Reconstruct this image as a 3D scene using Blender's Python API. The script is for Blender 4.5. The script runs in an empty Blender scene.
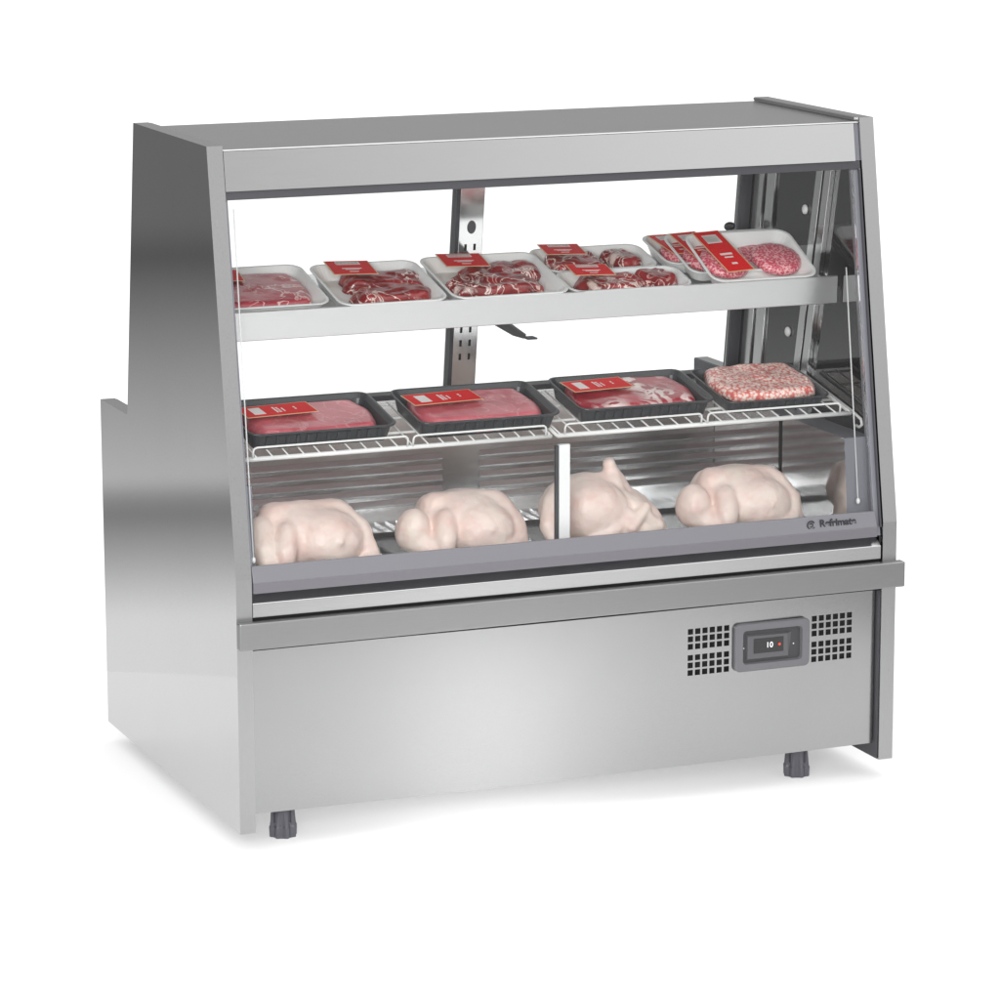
import bpy, bmesh, math, random
from mathutils import Vector, Matrix, noise
R = math.radians
PI = math.pi
S = bpy.context.scene
C = S.collection
random.seed(7)

# ---------------------------------------------------------------- camera
FPX = 3659.97
cx, cy, cz, pan, tilt, roll = -1.8426, -5.7057, 2.0268 - 0.1774, -0.3863, 0.2034, -0.0022
cam = bpy.data.cameras.new('camera')
cam.sensor_width = 36.0
cam.lens = FPX / 1000.0 * 36.0
cam.clip_start = 0.1
cam.clip_end = 200
co = bpy.data.objects.new('camera', cam)
C.objects.link(co)
fw = Vector((-math.sin(pan) * math.cos(tilt), math.cos(pan) * math.cos(tilt), -math.sin(tilt)))
rt = Vector((math.cos(pan), math.sin(pan), 0))
up = rt.cross(fw)
r2 = rt * math.cos(roll) + up * math.sin(roll)
u2 = -rt * math.sin(roll) + up * math.cos(roll)
co.matrix_world = Matrix(((r2.x, u2.x, -fw.x, cx), (r2.y, u2.y, -fw.y, cy), (r2.z, u2.z, -fw.z, cz), (0, 0, 0, 1)))
S.camera = co
S.view_settings.view_transform = 'Standard'
S.view_settings.look = 'None'
S.view_settings.exposure = 0
S.view_settings.gamma = 1
S.view_settings.use_curve_mapping = False
S.cycles.max_bounces = 12
S.cycles.transparent_max_bounces = 16
S.cycles.glossy_bounces = 6

# ---------------------------------------------------------------- studio light dome
W_ = bpy.data.worlds.new('World')
S.world = W_
W_.use_nodes = True
nt = W_.node_tree
nt.nodes.clear()


def N(t, **k):
    n = nt.nodes.new(t)
    for a, b in k.items():
        setattr(n, a, b)
    return n


def L(a, b):
    nt.links.new(a, b)


def mathn(op, a, b=None, c=None):
    n = N('ShaderNodeMath', operation=op)
    for i, v in enumerate((a, b, c)):
        if v is None:
            continue
        if isinstance(v, (int, float)):
            n.inputs[i].default_value = v
        else:
            L(v, n.inputs[i])
    return n.outputs[0]


def curve(val, lo, hi, pts, interp='LINEAR'):
    """piecewise map: pts = [(x, value)]; values may exceed 1 (scaled)"""
    mr = N('ShaderNodeMapRange')
    L(val, mr.inputs[0])
    mr.inputs[1].default_value = lo
    mr.inputs[2].default_value = hi
    cr = N('ShaderNodeValToRGB')
    cr.color_ramp.interpolation = interp
    els = cr.color_ramp.elements
    while len(els) > 1:
        els.remove(els[-1])
    sc = 3.0
    for i, (x, v) in enumerate(pts):
        p = (x - lo) / (hi - lo)
        e = els[0] if i == 0 else els.new(p)
        e.position = p
        e.color = (v / sc, v / sc, v / sc, 1)
    L(mr.outputs[0], cr.inputs[0])
    return mathn('MULTIPLY', cr.outputs[0], sc)


tc = N('ShaderNodeTexCoord')
sp = N('ShaderNodeSeparateXYZ')
L(tc.outputs['Generated'], sp.inputs[0])
az = mathn('ARCTAN2', sp.outputs[0], sp.outputs[1])        # 0 = +y, positive to +x
el = mathn('ARCSINE', mathn('MAXIMUM', mathn('MINIMUM', sp.outputs[2], 0.9999), -0.9999))
# behind the case, right: white sweep below the horizon, greyer band just above it
back = curve(el, -1.5708, 1.5708, [(-1.5, 1.25), (-0.01, 1.25), (0.03, .40), (0.25, .32), (0.5, .75), (0.9, 1.9), (1.5, 2.0)])
# behind the case, left: dark studio side, bands shaped for the side panel's reflection
dark = curve(el, -0.6, 0.6, [(-0.5, 1.15), (-0.234, 1.10), (-0.220, .66), (-0.2065, .31), (-0.2025, .31), (-0.198, .74), (-0.17, .48), (-0.142, .20), (-0.134, .12), (-0.130, .215), (-0.08, .22), (0.1, .3), (0.5, .8)])
dark2 = curve(el, -1.5708, 1.5708, [(-1.5, 0), (0.45, 0), (0.9, 1.9), (1.5, 2.0)])
darkm = mathn('MAXIMUM', dark, dark2)
wz = curve(az, -PI, PI, [(-PI, 0), (-1.25, 0), (-0.85, 1), (-0.14, 1), (0.04, 0), (PI, 0)])
mixb = N('ShaderNodeMix', data_type='FLOAT')
L(wz, mixb.inputs[0]); L(back, mixb.inputs[2]); L(darkm, mixb.inputs[3])
# in front of the case (behind the camera): brightness bands shaped for steel reflections
azf = mathn('ARCTAN2', sp.outputs[0], mathn('MULTIPLY', sp.outputs[1], -1.0))   # 0 = -y
ff = curve(azf, -PI, PI, [(-PI, .7), (-1.2, .9), (-.3, 1.0), (0.1, .40), (0.20, .25), (0.27, .40), (0.37, 2.1), (0.44, 1.7), (0.53, .70), (0.62, .45), (1.0, .6), (1.6, .8), (PI, .7)])
fe = curve(el, -1.5708, 1.5708, [(-1.5, .9), (-.25, .75), (0.1, .75), (0.35, 1.0), (0.8, 1.6), (1.5, 2.1)])
fu = curve(azf, -PI, PI, [(-PI, .7), (-1.2, .9), (-.3, .8), (0.2, .8), (0.32, 1.0), (0.42, 1.6), (0.50, 1.9), (0.62, 1.6), (1.2, .8), (PI, .7)])
isu = curve(el, -.5, .5, [(-.5, 0), (.04, 0), (.14, 1), (.5, 1)])
mixu = N('ShaderNodeMix', data_type='FLOAT')
L(isu, mixu.inputs[0]); L(ff, mixu.inputs[2]); L(fu, mixu.inputs[3])
front = mathn('MULTIPLY', mixu.outputs[0], fe)
isf = curve(sp.outputs[1], -1, 1, [(-1, 1), (-0.25, 1), (0.1, 0), (1, 0)])
mixf = N('ShaderNodeMix', data_type='FLOAT')
L(isf, mixf.inputs[0]); L(mixb.outputs[0], mixf.inputs[2]); L(front, mixf.inputs[3])
bg = N('ShaderNodeBackground')
cmb = N('ShaderNodeCombineColor')
for i, k in enumerate((1.0, 1.0, 1.0)):
    L(mathn('MULTIPLY', mixf.outputs[0], k), cmb.inputs[i])
L(cmb.outputs[0], bg.inputs[0])
bg.inputs[1].default_value = 1.0
wo = N('ShaderNodeOutputWorld')
L(bg.outputs[0], wo.inputs[0])


def area(name, loc, target, size, sizey, power, col=(1, 1, 1)):
    l = bpy.data.lights.new(name, 'AREA')
    l.shape = 'RECTANGLE'; l.size = size; l.size_y = sizey; l.energy = power; l.color = col
    o = bpy.data.objects.new(name, l)
    C.objects.link(o)
    o.location = loc
    o.rotation_euler = (Vector(target) - Vector(loc)).to_track_quat('-Z', 'Y').to_euler()
    return o


area('softbox_overhead', (0.6, 0.2, 4.6), (0.6, 0.2, 0), 4.5, 4.5, 5)
area('under_floor_fill', (0.6, 0.3, -1.6), (0.6, 0.3, 0), 3.2, 3.2, 4.5)  # added fill below the floor, lifts the shadow under the case
area('softbox_front', (-1.2, -3.4, 1.5), (0.7, 0.3, 0.72), 1.6, 0.9, 98)
sp_l = area('under_floor_fill_strip', (0.72, -0.68, -0.28), (0.72, -0.68, 0), 0.16, 1.5, 6.5)  # added strip below the floor, brightens the front panel's centre by reflection
sp_l.rotation_euler = (PI, 0, -R(180) + R(22))

# ---------------------------------------------------------------- materials
MATS = {}


def mat(name, col=(.5, .5, .5), metal=0, rough=.5, spec=.5, aniso=0, coat=0, coatr=.1, sss=0, sssr=(.01, .004, .003)):
    m = bpy.data.materials.new(name)
    m.use_nodes = True
    b = m.node_tree.nodes['Principled BSDF']
    b.inputs['Base Color'].default_value = (*col, 1)
    b.inputs['Metallic'].default_value = metal
    b.inputs['Roughness'].default_value = rough
    b.inputs['Specular IOR Level'].default_value = spec
    b.inputs['Anisotropic'].default_value = aniso
    b.inputs['Coat Weight'].default_value = coat
    b.inputs['Coat Roughness'].default_value = coatr
    if sss:
        b.inputs['Subsurface Weight'].default_value = sss
        b.inputs['Subsurface Radius'].default_value = sssr
        b.inputs['Subsurface Scale'].default_value = 1.0
    MATS[name] = m
    return m


class G:
    """small helper for node graphs of a material"""
    def __init__(s, m):
        s.t = m.node_tree; s.b = s.t.nodes['Principled BSDF']

    def n(s, t, **k):
        o = s.t.nodes.new(t)
        for a, v in k.items():
            setattr(o, a, v)
        return o

    def l(s, a, b):
        s.t.links.new(a, b)

    def coord(s, scale=(1, 1, 1)):
        c = s.n('ShaderNodeTexCoord'); mp = s.n('ShaderNodeMapping')
        s.l(c.outputs['Object'], mp.inputs[0]); mp.inputs['Scale'].default_value = scale
        oi = s.n('ShaderNodeObjectInfo')
        ml = s.n('ShaderNodeVectorMath', operation='SCALE'); ml.inputs[0].default_value = (7, 5, 3)
        s.l(oi.outputs['Random'], ml.inputs['Scale'])
        ad = s.n('ShaderNodeVectorMath', operation='ADD')
        s.l(mp.outputs[0], ad.inputs[0]); s.l(ml.outputs[0], ad.inputs[1])
        return ad.outputs[0]

    def noise(s, vec, scale, detail=3, rough=.5, dist=0):
        o = s.n('ShaderNodeTexNoise')
        s.l(vec, o.inputs['Vector'])
        o.inputs['Scale'].default_value = scale; o.inputs['Detail'].default_value = detail
        o.inputs['Roughness'].default_value = rough; o.inputs['Distortion'].default_value = dist
        return o.outputs['Fac']

    def ramp(s, v, pts):
        o = s.n('ShaderNodeValToRGB')
        e = o.color_ramp.elements
        while len(e) > 1:
            e.remove(e[-1])
        for i, (p, c) in enumerate(pts):
            q = e[0] if i == 0 else e.new(p)
            q.position = p
            q.color = (*c, 1) if isinstance(c, tuple) else (c, c, c, 1)
        s.l(v, o.inputs[0])
        return o.outputs[0]

    def m(s, op, a, b=0):
        o = s.n('ShaderNodeMath', operation=op)
        for i, v in enumerate((a, b)):
            if isinstance(v, (int, float)):
                o.inputs[i].default_value = v
            else:
                s.l(v, o.inputs[i])
        return o.outputs[0]

    def mix(s, f, a, b):
        o = s.n('ShaderNodeMix', data_type='RGBA')
        for i, v in ((0, f), (6, a), (7, b)):
            if isinstance(v, (int, float)):
                o.inputs[i].default_value = v
            elif isinstance(v, tuple):
                o.inputs[i].default_value = (*v, 1)
            else:
                s.l(v, o.inputs[i])
        return o.outputs[2]

    def bump(s, h, strength=.2, dist=.002):
        o = s.n('ShaderNodeBump')
        o.inputs['Strength'].default_value = strength; o.inputs['Distance'].default_value = dist
        s.l(h, o.inputs['Height'])
        s.l(o.outputs[0], s.b.inputs['Normal'])


def steel(name, col, rough, grain=(1, 60, 60), var=.06, aniso=0.0, tangent=None, bump=.03):
    m = mat(name, (col, col, col * 1.005), 1, rough, aniso=aniso)
    g = G(m)
    v = g.coord(grain)
    f = g.noise(v, 14, 4, .6)
    v2 = g.coord((3, 3, 3))
    f2 = g.noise(v2, 1.2, 2, .5)
    fm = g.m('ADD', g.m('MULTIPLY', g.m('SUBTRACT', f, .5), var * 3), g.m('MULTIPLY', g.m('SUBTRACT', f2, .5), var * 1.5))
    k = g.m('ADD', 1.0, fm)
    cm = g.n('ShaderNodeCombineColor')
    for i, c in enumerate((col, col, col * 1.005)):
        g.l(g.m('MULTIPLY', k, c), cm.inputs[i])
    g.l(cm.outputs[0], g.b.inputs['Base Color'])
    g.l(g.m('ADD', rough, g.m('MULTIPLY', g.m('SUBTRACT', f, .5), rough * .5)), g.b.inputs['Roughness'])
    if tangent:
        t = g.n('ShaderNodeTangent', direction_type='RADIAL', axis=tangent)
        g.l(t.outputs[0], g.b.inputs['Tangent'])
    if bump:
        g.bump(f, bump, .0006)
    return m


steel('steel_side', .49, .045, grain=(1, 16, 60), var=.06, bump=.015)
steel('steel_front', .365, .19, grain=(14, 14, 80), var=.075, bump=.02)
steel('steel_strip', .38, .30, grain=(90, 90, 3), var=.05)
steel('steel_fascia', .46, .20, grain=(1, 60, 60), var=.03, bump=.01)
steel('steel_roof', .52, .22, grain=(1, 60, 1), var=.05)
steel('steel_beam', .29, .38, grain=(2, 40, 60), var=.05)
steel('steel_ledge', .47, .18, grain=(1, 60, 60), var=.04)
steel('steel_mirror', .15, .035, grain=(3, 3, 3), var=.01, bump=0)
steel('steel_well', .58, .07, grain=(3, 3, 3), var=.03, bump=0)
steel('steel_back', .80, .24, grain=(2, 10, 10), var=.02, bump=0)
steel('steel_rail', .80, .14, grain=(6, 6, 1), var=.02, bump=0)
steel('steel_tray', .55, .25, grain=(40, 3, 3), var=.08)
steel('steel_shelf', .86, .42, grain=(2, 60, 60), var=.03, bump=.01)
steel('chrome_wire', .88, .22, var=.03, bump=0)
mat('white_wire', (.80, .80, .79), 0, .35)
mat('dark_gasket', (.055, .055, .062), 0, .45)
mat('gray_gasket', (.18, .18, .205), 0, .42)
mat('sill_plastic', (.160, .157, .173), 0, .42)
mat('sill_plastic_dark', (.14, .135, .15), 0, .45)
mat('black_plastic', (.018, .018, .019), 0, .4)
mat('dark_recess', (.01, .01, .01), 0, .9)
mat('foot_plastic', (.085, .085, .10), 0, .4)
mat('bezel_plastic', (.125, .125, .135), 0, .45)
mat('bezel_inner', (.04, .04, .043), 0, .4)
mat('bezel_mid', (.085, .085, .092), 0, .45)
mat('display_glass', (.02, .02, .02), 0, .15)
mat('white_post', (.80, .80, .80), 0, .35)
mat('ink_dark', (.02, .02, .025), 0, .4)
mat('label_red', (.74, .006, .008), 0, .5, spec=.2)
mat('label_gold', (.72, .50, .30), 0, .4)
mat('label_white', (.85, .80, .78), 0, .4)
mat('foam_white', (.80, .80, .79), 0, .42, sss=.15)
mat('tray_black', (.05, .052, .056), 0, .33)
m = mat('digit_lit', (.8, .8, .8)); m.node_tree.nodes['Principled BSDF'].inputs['Emission Color'].default_value = (.9, .95, 1, 1)
m.node_tree.nodes['Principled BSDF'].inputs['Emission Strength'].default_value = .35
m = mat('red_lamp', (.5, .05, .02)); m.node_tree.nodes['Principled BSDF'].inputs['Emission Color'].default_value = (1, .12, .05, 1)
m.node_tree.nodes['Principled BSDF'].inputs['Emission Strength'].default_value = .35

# floor: white translucent sheet
m = mat('floor_white', (.93, .93, .93), 0, .6, spec=.0)   # translucence added so lamps below brighten the shadow
t = m.node_tree
tl = t.nodes.new('ShaderNodeBsdfTranslucent'); tl.inputs[0].default_value = (.93, .93, .93, 1)
mx = t.nodes.new('ShaderNodeMixShader'); mx.inputs[0].default_value = .40
t.links.new(t.nodes['Principled BSDF'].outputs[0], mx.inputs[1]); t.links.new(tl.outputs[0], mx.inputs[2])
t.links.new(mx.outputs[0], t.nodes['Material Output'].inputs[0])
# thin clear glass
m = mat('clear_glass', (1, 1, 1))
t = m.node_tree
t.nodes.remove(t.nodes['Principled BSDF'])
tr = t.nodes.new('ShaderNodeBsdfTransparent'); tr.inputs[0].default_value = (.985, .99, .988, 1)
gl = t.nodes.new('ShaderNodeBsdfGlossy'); gl.inputs['Roughness'].default_value = .01
fr = t.nodes.new('ShaderNodeFresnel'); fr.inputs['IOR'].default_value = 1.22
mx = t.nodes.new('ShaderNodeMixShader')
t.links.new(fr.outputs[0], mx.inputs[0]); t.links.new(tr.outputs[0], mx.inputs[1]); t.links.new(gl.outputs[0], mx.inputs[2])
t.links.new(mx.outputs[0], t.nodes['Material Output'].inputs[0])
m = mat('clear_rod', (.95, .96, .96), 0, .12)
m.node_tree.nodes['Principled BSDF'].inputs['Alpha'].default_value = .55


def meat(name, deep, mid, fat, scale=10, vein=.028, fatlow=.30, veins=1.0, rough=.3):
    m = mat(name, mid, 0, rough, coat=.45, coatr=.15, sss=.15, sssr=(.012, .003, .002))
    g = G(m)
    v = g.coord((1, 1, 1))
    n1 = g.noise(v, scale, 4, .55, .8)
    n2 = g.noise(v, scale * 1.7, 3, .5, 1.6)
    n3 = g.noise(v, scale * 9, 3, .6, .3)
    base = g.ramp(n1, [(.32, deep), (.55, mid), (.75, tuple(min(1, c * 1.25) for c in mid))])
    r = g.m('ABSOLUTE', g.m('SUBTRACT', n2, .5))
    vein_f = g.ramp(r, [(0, 1.0), (vein * .5, .9), (vein, .0)])
    gate = g.ramp(g.noise(v, scale * .55, 2, .5, .4), [(.42, 0.0), (.52, 1.0)])
    f = g.m('MULTIPLY', g.m('MULTIPLY', vein_f, gate), veins)
    blot = g.ramp(n1, [(fatlow - .07, 1.0), (fatlow, 0.0)])
    f = g.m('MAXIMUM', f, g.m('MULTIPLY', blot, .75))
    spk = g.ramp(n3, [(.62, 0.0), (.75, .25)])
    c = g.mix(f, base, fat)
    c = g.mix(spk, c, fat)
    g.l(c, g.b.inputs['Base Color'])
    g.bump(g.m('ADD', g.m('MULTIPLY', n1, 1.0), g.m('MULTIPLY', n3, .12)), .7, .004)
    return m


meat('beef_pale', (.24, .02, .03), (.42, .055, .075), (.75, .50, .48), 12, .035, .30)
meat('beef_dark', (.11, .006, .007), (.31, .018, .020), (.86, .70, .64), 15, .030, .385)
meat('pork_pink', (.46, .07, .095), (.60, .14, .17), (.80, .50, .48), 9, .02, .22, .35)
meat('beef_marbled', (.28, .012, .025), (.44, .035, .055), (.92, .76, .73), 10, .085, .33)
for nm, dp, md, ft, sc in (('minced_pink', (.38, .02, .05), (.62, .08, .13), (.86, .42, .44), 230), ('sausage_meat', (.70, .16, .14), (.88, .50, .44), (.95, .78, .71), 170)):
    m = mat(nm, md, 0, .35, coat=.6, coatr=.12, sss=.2, sssr=(.01, .004, .003))
    g = G(m); v = g.coord()
    vo = g.n('ShaderNodeTexVoronoi'); vo.inputs['Scale'].default_value = sc
    n0 = g.noise(v, sc * .5, 3, .6, 1.5)
    g.l(v, vo.inputs['Vector'])
    q = g.m('ADD', g.m('MULTIPLY', vo.outputs['Distance'], .75), g.m('MULTIPLY', n0, .6))
    if nm == 'minced_pink':
        cc = g.ramp(q, [(.30, dp), (.50, md), (.66, md), (.80, ft)])
    else:
        cc = g.ramp(q, [(.54, ft), (.68, md), (.84, dp)])
    g.l(cc, g.b.inputs['Base Color'])
    g.bump(g.m('MULTIPLY', q, -1.0), .6, .003)

m = mat('chicken_skin', (.80, .60, .50), 0, .48, coat=.15, coatr=.3, sss=.2, sssr=(.012, .006, .004))
g = G(m); v = g.coord()
n1 = g.noise(v, 14, 3, .5, .3); n2 = g.noise(v, 260, 2, .5); n3 = g.noise(v, 40, 3, .6, .5)
c = g.ramp(n1, [(.30, (.80, .60, .54)), (.50, (.86, .70, .64)), (.72, (.88, .76, .68))])
c = g.mix(g.ramp(n3, [(.52, 0.0), (.75, .40)]), c, (.78, .48, .44))
g.l(c, g.b.inputs['Base Color'])
g.bump(g.m('ADD', g.m('MULTIPLY', n2, .35), n3), .55, .0022)

# ---------------------------------------------------------------- mesh helpers


def bm_new():
    return bmesh.new()


def box(bm, a, b, mi=0, M=None):
    x0, y0, z0 = a; x1, y1, z1 = b
    vs = [bm.verts.new(p) for p in ((x0, y0, z0), (x1, y0, z0), (x1, y1, z0), (x0, y1, z0), (x0, y0, z1), (x1, y0, z1), (x1, y1, z1), (x0, y1, z1))]
    if M is not None:
        for q in vs:
            q.co = M @ q.co
    for f in ((0, 3, 2, 1), (4, 5, 6, 7), (0, 1, 5, 4), (1, 2, 6, 5), (2, 3, 7, 6), (3, 0, 4, 7)):
        bm.faces.new([vs[i] for i in f]).material_index = mi
    return vs


def prism(bm, prof, x0, x1, mi=0):
    """profile of (y, z) extruded along x"""
    a = [bm.verts.new((x0, y, z)) for y, z in prof]
    b = [bm.verts.new((x1, y, z)) for y, z in prof]
    n = len(prof)
    bm.faces.new(a).material_index = mi
    bm.faces.new(b[::-1]).material_index = mi
    for i in range(n):
        bm.faces.new((a[i], b[i], b[(i + 1) % n], a[(i + 1) % n])).material_index = mi


def ring(bm, pts):
    return [bm.verts.new(p) for p in pts]


def loft(bm, rings, cap0=True, cap1=True, mi=0, closed=False):
    for a, b in zip(rings, rings[1:]):
        n = len(a)
        for i in range(n):
            bm.faces.new((a[i], a[(i + 1) % n], b[(i + 1) % n], b[i])).material_index = mi
    if cap0:
        bm.faces.new(rings[0][::-1]).material_index = mi
    if cap1:
        bm.faces.new(rings[-1]).material_index = mi


def tube(bm, pts, r, seg=8, mi=0):
    pts = [Vector(p) for p in pts]
    rr = []
    for i, p in enumerate(pts):
        d = (pts[min(i + 1, len(pts) - 1)] - pts[max(i - 1, 0)]).normalized()
        u = Vector((1, 0, 0)) if abs(d.x) < .9 else Vector((0, 1, 0))
        u = (u - d * u.dot(d)).normalized(); w = d.cross(u)
        rr.append(ring(bm, [p + (u * math.cos(k * 2 * PI / seg) + w * math.sin(k * 2 * PI / seg)) * r for k in range(seg)]))
    loft(bm, rr, mi=mi)


def lathe(bm, prof, c, seg=32, mi=0, fr=None):
    rr = []
    for j, (r, z) in enumerate(prof):
        rr.append(ring(bm, [(c[0] + (r if fr is None else fr(r, j, k, seg)) * math.cos(k * 2 * PI / seg), c[1] + (r if fr is None else fr(r, j, k, seg)) * math.sin(k * 2 * PI / seg), c[2] + z) for k in range(seg)]))
    loft(bm, rr, mi=mi)


def rrect(w, d, r, z, n=5):
    out = []
    for (sx, sy, a0) in ((1, 1, 0), (-1, 1, 90), (-1, -1, 180), (1, -1, 270)):
        for k in range(n + 1):
            a = R(a0 + 90 * k / n)
            out.append((sx * (w / 2 - r) + r * math.cos(a), sy * (d / 2 - r) + r * math.sin(a), z))
    return out


def obj(name, bm, mats, parent=None, bevel=0, smooth=False, seg=2):
    bmesh.ops.recalc_face_normals(bm, faces=bm.faces)
    me = bpy.data.meshes.new(name)
    bm.to_mesh(me); bm.free()
    for k in (mats if isinstance(mats, (list, tuple)) else [mats]):
        me.materials.append(MATS[k])
    o = bpy.data.objects.new(name, me)
    C.objects.link(o)
    if parent:
        o.parent = parent
    if smooth:
        for p in me.polygons:
            p.use_smooth = True
    if bevel:
        b = o.modifiers.new('bevel', 'BEVEL'); b.width = bevel; b.segments = seg; b.limit_method = 'ANGLE'; b.angle_limit = R(35)
        b.harden_normals = False
    return o


def thing(name, label, cat, loc=(0, 0, 0), rot=(0, 0, 0), group=None):
    o = bpy.data.objects.new(name, None)
    C.objects.link(o)
    o.empty_display_size = .05
    o.location = loc; o.rotation_euler = rot
    o['label'] = label; o['category'] = cat
    if group:
        o['group'] = group
    return o


def baked(o):
    """apply modifiers of o into its mesh, without operators"""
    dg = bpy.context.evaluated_depsgraph_get()
    dg.update()
    me = bpy.data.meshes.new_from_object(o.evaluated_get(dg))
    o.modifiers.clear()
    old = o.data; o.data = me
    bpy.data.meshes.remove(old)
    return me


def text(name, body, size, M, material, parent, ext=.0006, off=0):
    cu = bpy.data.curves.new(name, 'FONT')
    cu.body = body; cu.size = size; cu.extrude = ext; cu.offset = off
    cu.align_x = 'CENTER'; cu.align_y = 'CENTER'
    o = bpy.data.objects.new(name, cu)
    C.objects.link(o)
    dg = bpy.context.evaluated_depsgraph_get(); dg.update()
    me = bpy.data.meshes.new_from_object(o.evaluated_get(dg))
    bpy.data.objects.remove(o); bpy.data.curves.remove(cu)
    me.transform(M)
    me.materials.clear(); me.materials.append(MATS[material])
    q = bpy.data.objects.new(name, me)
    C.objects.link(q); q.parent = parent
    return q


# ---------------------------------------------------------------- floor
bm = bm_new()
loft(bm, [ring(bm, [(0.6 + 1.55 * math.cos(k * 2 * PI / 96), -.05 + 1.55 * math.sin(k * 2 * PI / 96), z) for k in range(96)]) for z in (-.001, 0)])
bmesh.ops.delete(bm, geom=[f for f in bm.faces if f.calc_center_median().z < -.0004], context='FACES')
fl = obj('floor', bm, 'floor_white')
fl['kind'] = 'structure'

# ---------------------------------------------------------------- the display case
Wd, T = 1.25, .0278
ZB, ZK, H, ZS = .0361, .4783, 1.1954, .6568
YT, YBT, YBS, D = .1195, .5456, .625, .8014
SL = YT / (H - ZK)


def gy(z, off=0):
    return (z - ZK) * SL + off


case = thing('display_case', 'stainless steel refrigerated meat display case with sloped glass front', 'display case')

prof = [(0, ZB), (0, ZK), (YT, H), (YBT, H), (YBS, ZS), (D, ZS), (D, ZB)]
for x0, x1 in ((0, T), (Wd - T, Wd)):
    bm = bm_new()
    prism(bm, prof, x0, x1)
    # slight thickness of the folded sheet: front strip gets its own brushed finish
    bm.faces.ensure_lookup_table()
    for f in bm.faces:
        n = f.normal
        f.normal_update()
        cyy = f.calc_center_median()
        if abs(f.normal.x) < .5:
            f.material_index = 1
    sp_ = obj('side_panel', bm, ['steel_side', 'steel_strip'], case)
    # folded seam running along the outline, 1 mm proud
    bm = bm_new()
    xin = x1 if x0 == 0 else x0
    sgn = 1 if x0 == 0 else -1
    box(bm, (min(xin, xin + sgn * .004), YT + .012, H - .0045), (max(xin, xin + sgn * .004), YBT - .004, H - .0005))
    obj('seam_flange', bm, 'steel_strip', sp_)

# inner liners: polished stainless on the inside of the side panels
for x0, x1 in ((T + .0003, T + .0018), (Wd - T - .0018, Wd - T - .0003)):
    bm = bm_new()
    prism(bm, [(gy(.44, .012) + .004, .437), (gy(1.16, .010), 1.16), (YBT - .006, 1.16), (YBS - .012, .665), (YBS - .012, .437)], x0, x1)
    obj('inner_liner', bm, 'steel_mirror', case)

# roof
bm = bm_new()
prism(bm, [(gy(1.187, .0012), 1.1865), (gy(1.187, .004), 1.1885), (YBT - .003, 1.1885), (YBT - .003, 1.150), (gy(1.150, .03), 1.150), (gy(1.150, .03), 1.180)], T + .0005, Wd - T - .0005)
obj('roof', bm, 'steel_roof', case, bevel=.0012)
# fascia
bm = bm_new()
prism(bm, [(gy(1.1195, .0010), 1.1195), (gy(1.1858, .0010), 1.1858), (gy(1.1858, .014), 1.1858), (gy(1.1195, .014), 1.1195)], T + .0012, Wd - T - .012)
fa = obj('fascia', bm, 'steel_fascia', case)
bm = bm_new()
prism(bm, [(gy(1.1195, .006), 1.1195), (gy(1.1858, .006), 1.1858), (gy(1.1858, .014), 1.1858), (gy(1.1195, .014), 1.1195)], Wd - T - .0118, Wd - T - .0005)
obj('end_cap', bm, 'gray_gasket', fa)
# gasket under the fascia and down each side of the glass
bm = bm_new()
prism(bm, [(gy(1.1045, .006), 1.1045), (gy(1.119, .005), 1.119), (gy(1.119, .03), 1.119), (gy(1.1045, .03), 1.1045)], T + .001, Wd - T - .001)
obj('top_gasket', bm, 'dark_gasket', case, bevel=.001)
for x0, x1 in ((T + .002, T + .006), (Wd - T - .0135, Wd - T - .002)):
    bm = bm_new()
    prism(bm, [(gy(.454, .009), .454), (gy(1.104, .009), 1.104), (gy(1.104, .028), 1.104), (gy(.454, .028), .454)], x0, x1)
    obj('side_gasket', bm, 'gray_gasket', case, bevel=.001)
bm = bm_new()
prism(bm, [(gy(.47, .003), .47), (gy(1.104, .003), 1.104), (gy(1.104, .0088), 1.104), (gy(.47, .0088), .47)], Wd - T - .005, Wd - T - .002)
obj('side_gasket', bm, 'dark_gasket', case)

# front glass
bm = bm_new()
prism(bm, [(gy(.490, .011), .490), (gy(1.108, .011), 1.108), (gy(1.108, .015), 1.108), (gy(.490, .015), .490)], T + .0065, Wd - T - .014)
glass = obj('front_glass', bm, 'clear_glass', case)
# clear rods with end knobs stand in for reflections of the glass edges
for (xa, za, xb, zb, yo) in ((.047, 1.088, .0405, .505, .022), (1.1905, .93, 1.1865, .515, .024)):
    bm = bm_new()
    tube(bm, [(xa, gy(za, yo), za), (xb, gy(zb, yo), zb)], .0013, 8)
    rd = obj('edge_glint_rod', bm, 'clear_rod', case, smooth=True)
    bm = bm_new()
    bmesh.ops.create_uvsphere(bm, u_segments=14, v_segments=8, radius=.0038)
    for q in bm.verts:
        q.co = Vector((q.co.x, q.co.y, q.co.z * 1.5)) + Vector((xb, gy(zb, yo), zb))
    obj('end_knob', bm, 'white_post', rd, smooth=True)

# sill under the glass
bm = bm_new()
prism(bm, [(gy(.4985, .004), .4985), (gy(.4725, -.0012), .4725), (-.001, .453), (.03, .453), (.03, .4945), (gy(.4985, .010), .4985)], T + .002, Wd - T - .0125)
bm.faces.ensure_lookup_table()
sill = obj('glass_sill', bm, 'sill_plastic', case, bevel=.0015)
bm = bm_new()
prism(bm, [(-.0022, .4535), (-.0032, .470), (-.0012, .4715), (.0, .4535)], T + .0025, Wd - T - .013)
obj('sill_lower_band', bm, 'sill_plastic_dark', sill)

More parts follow.
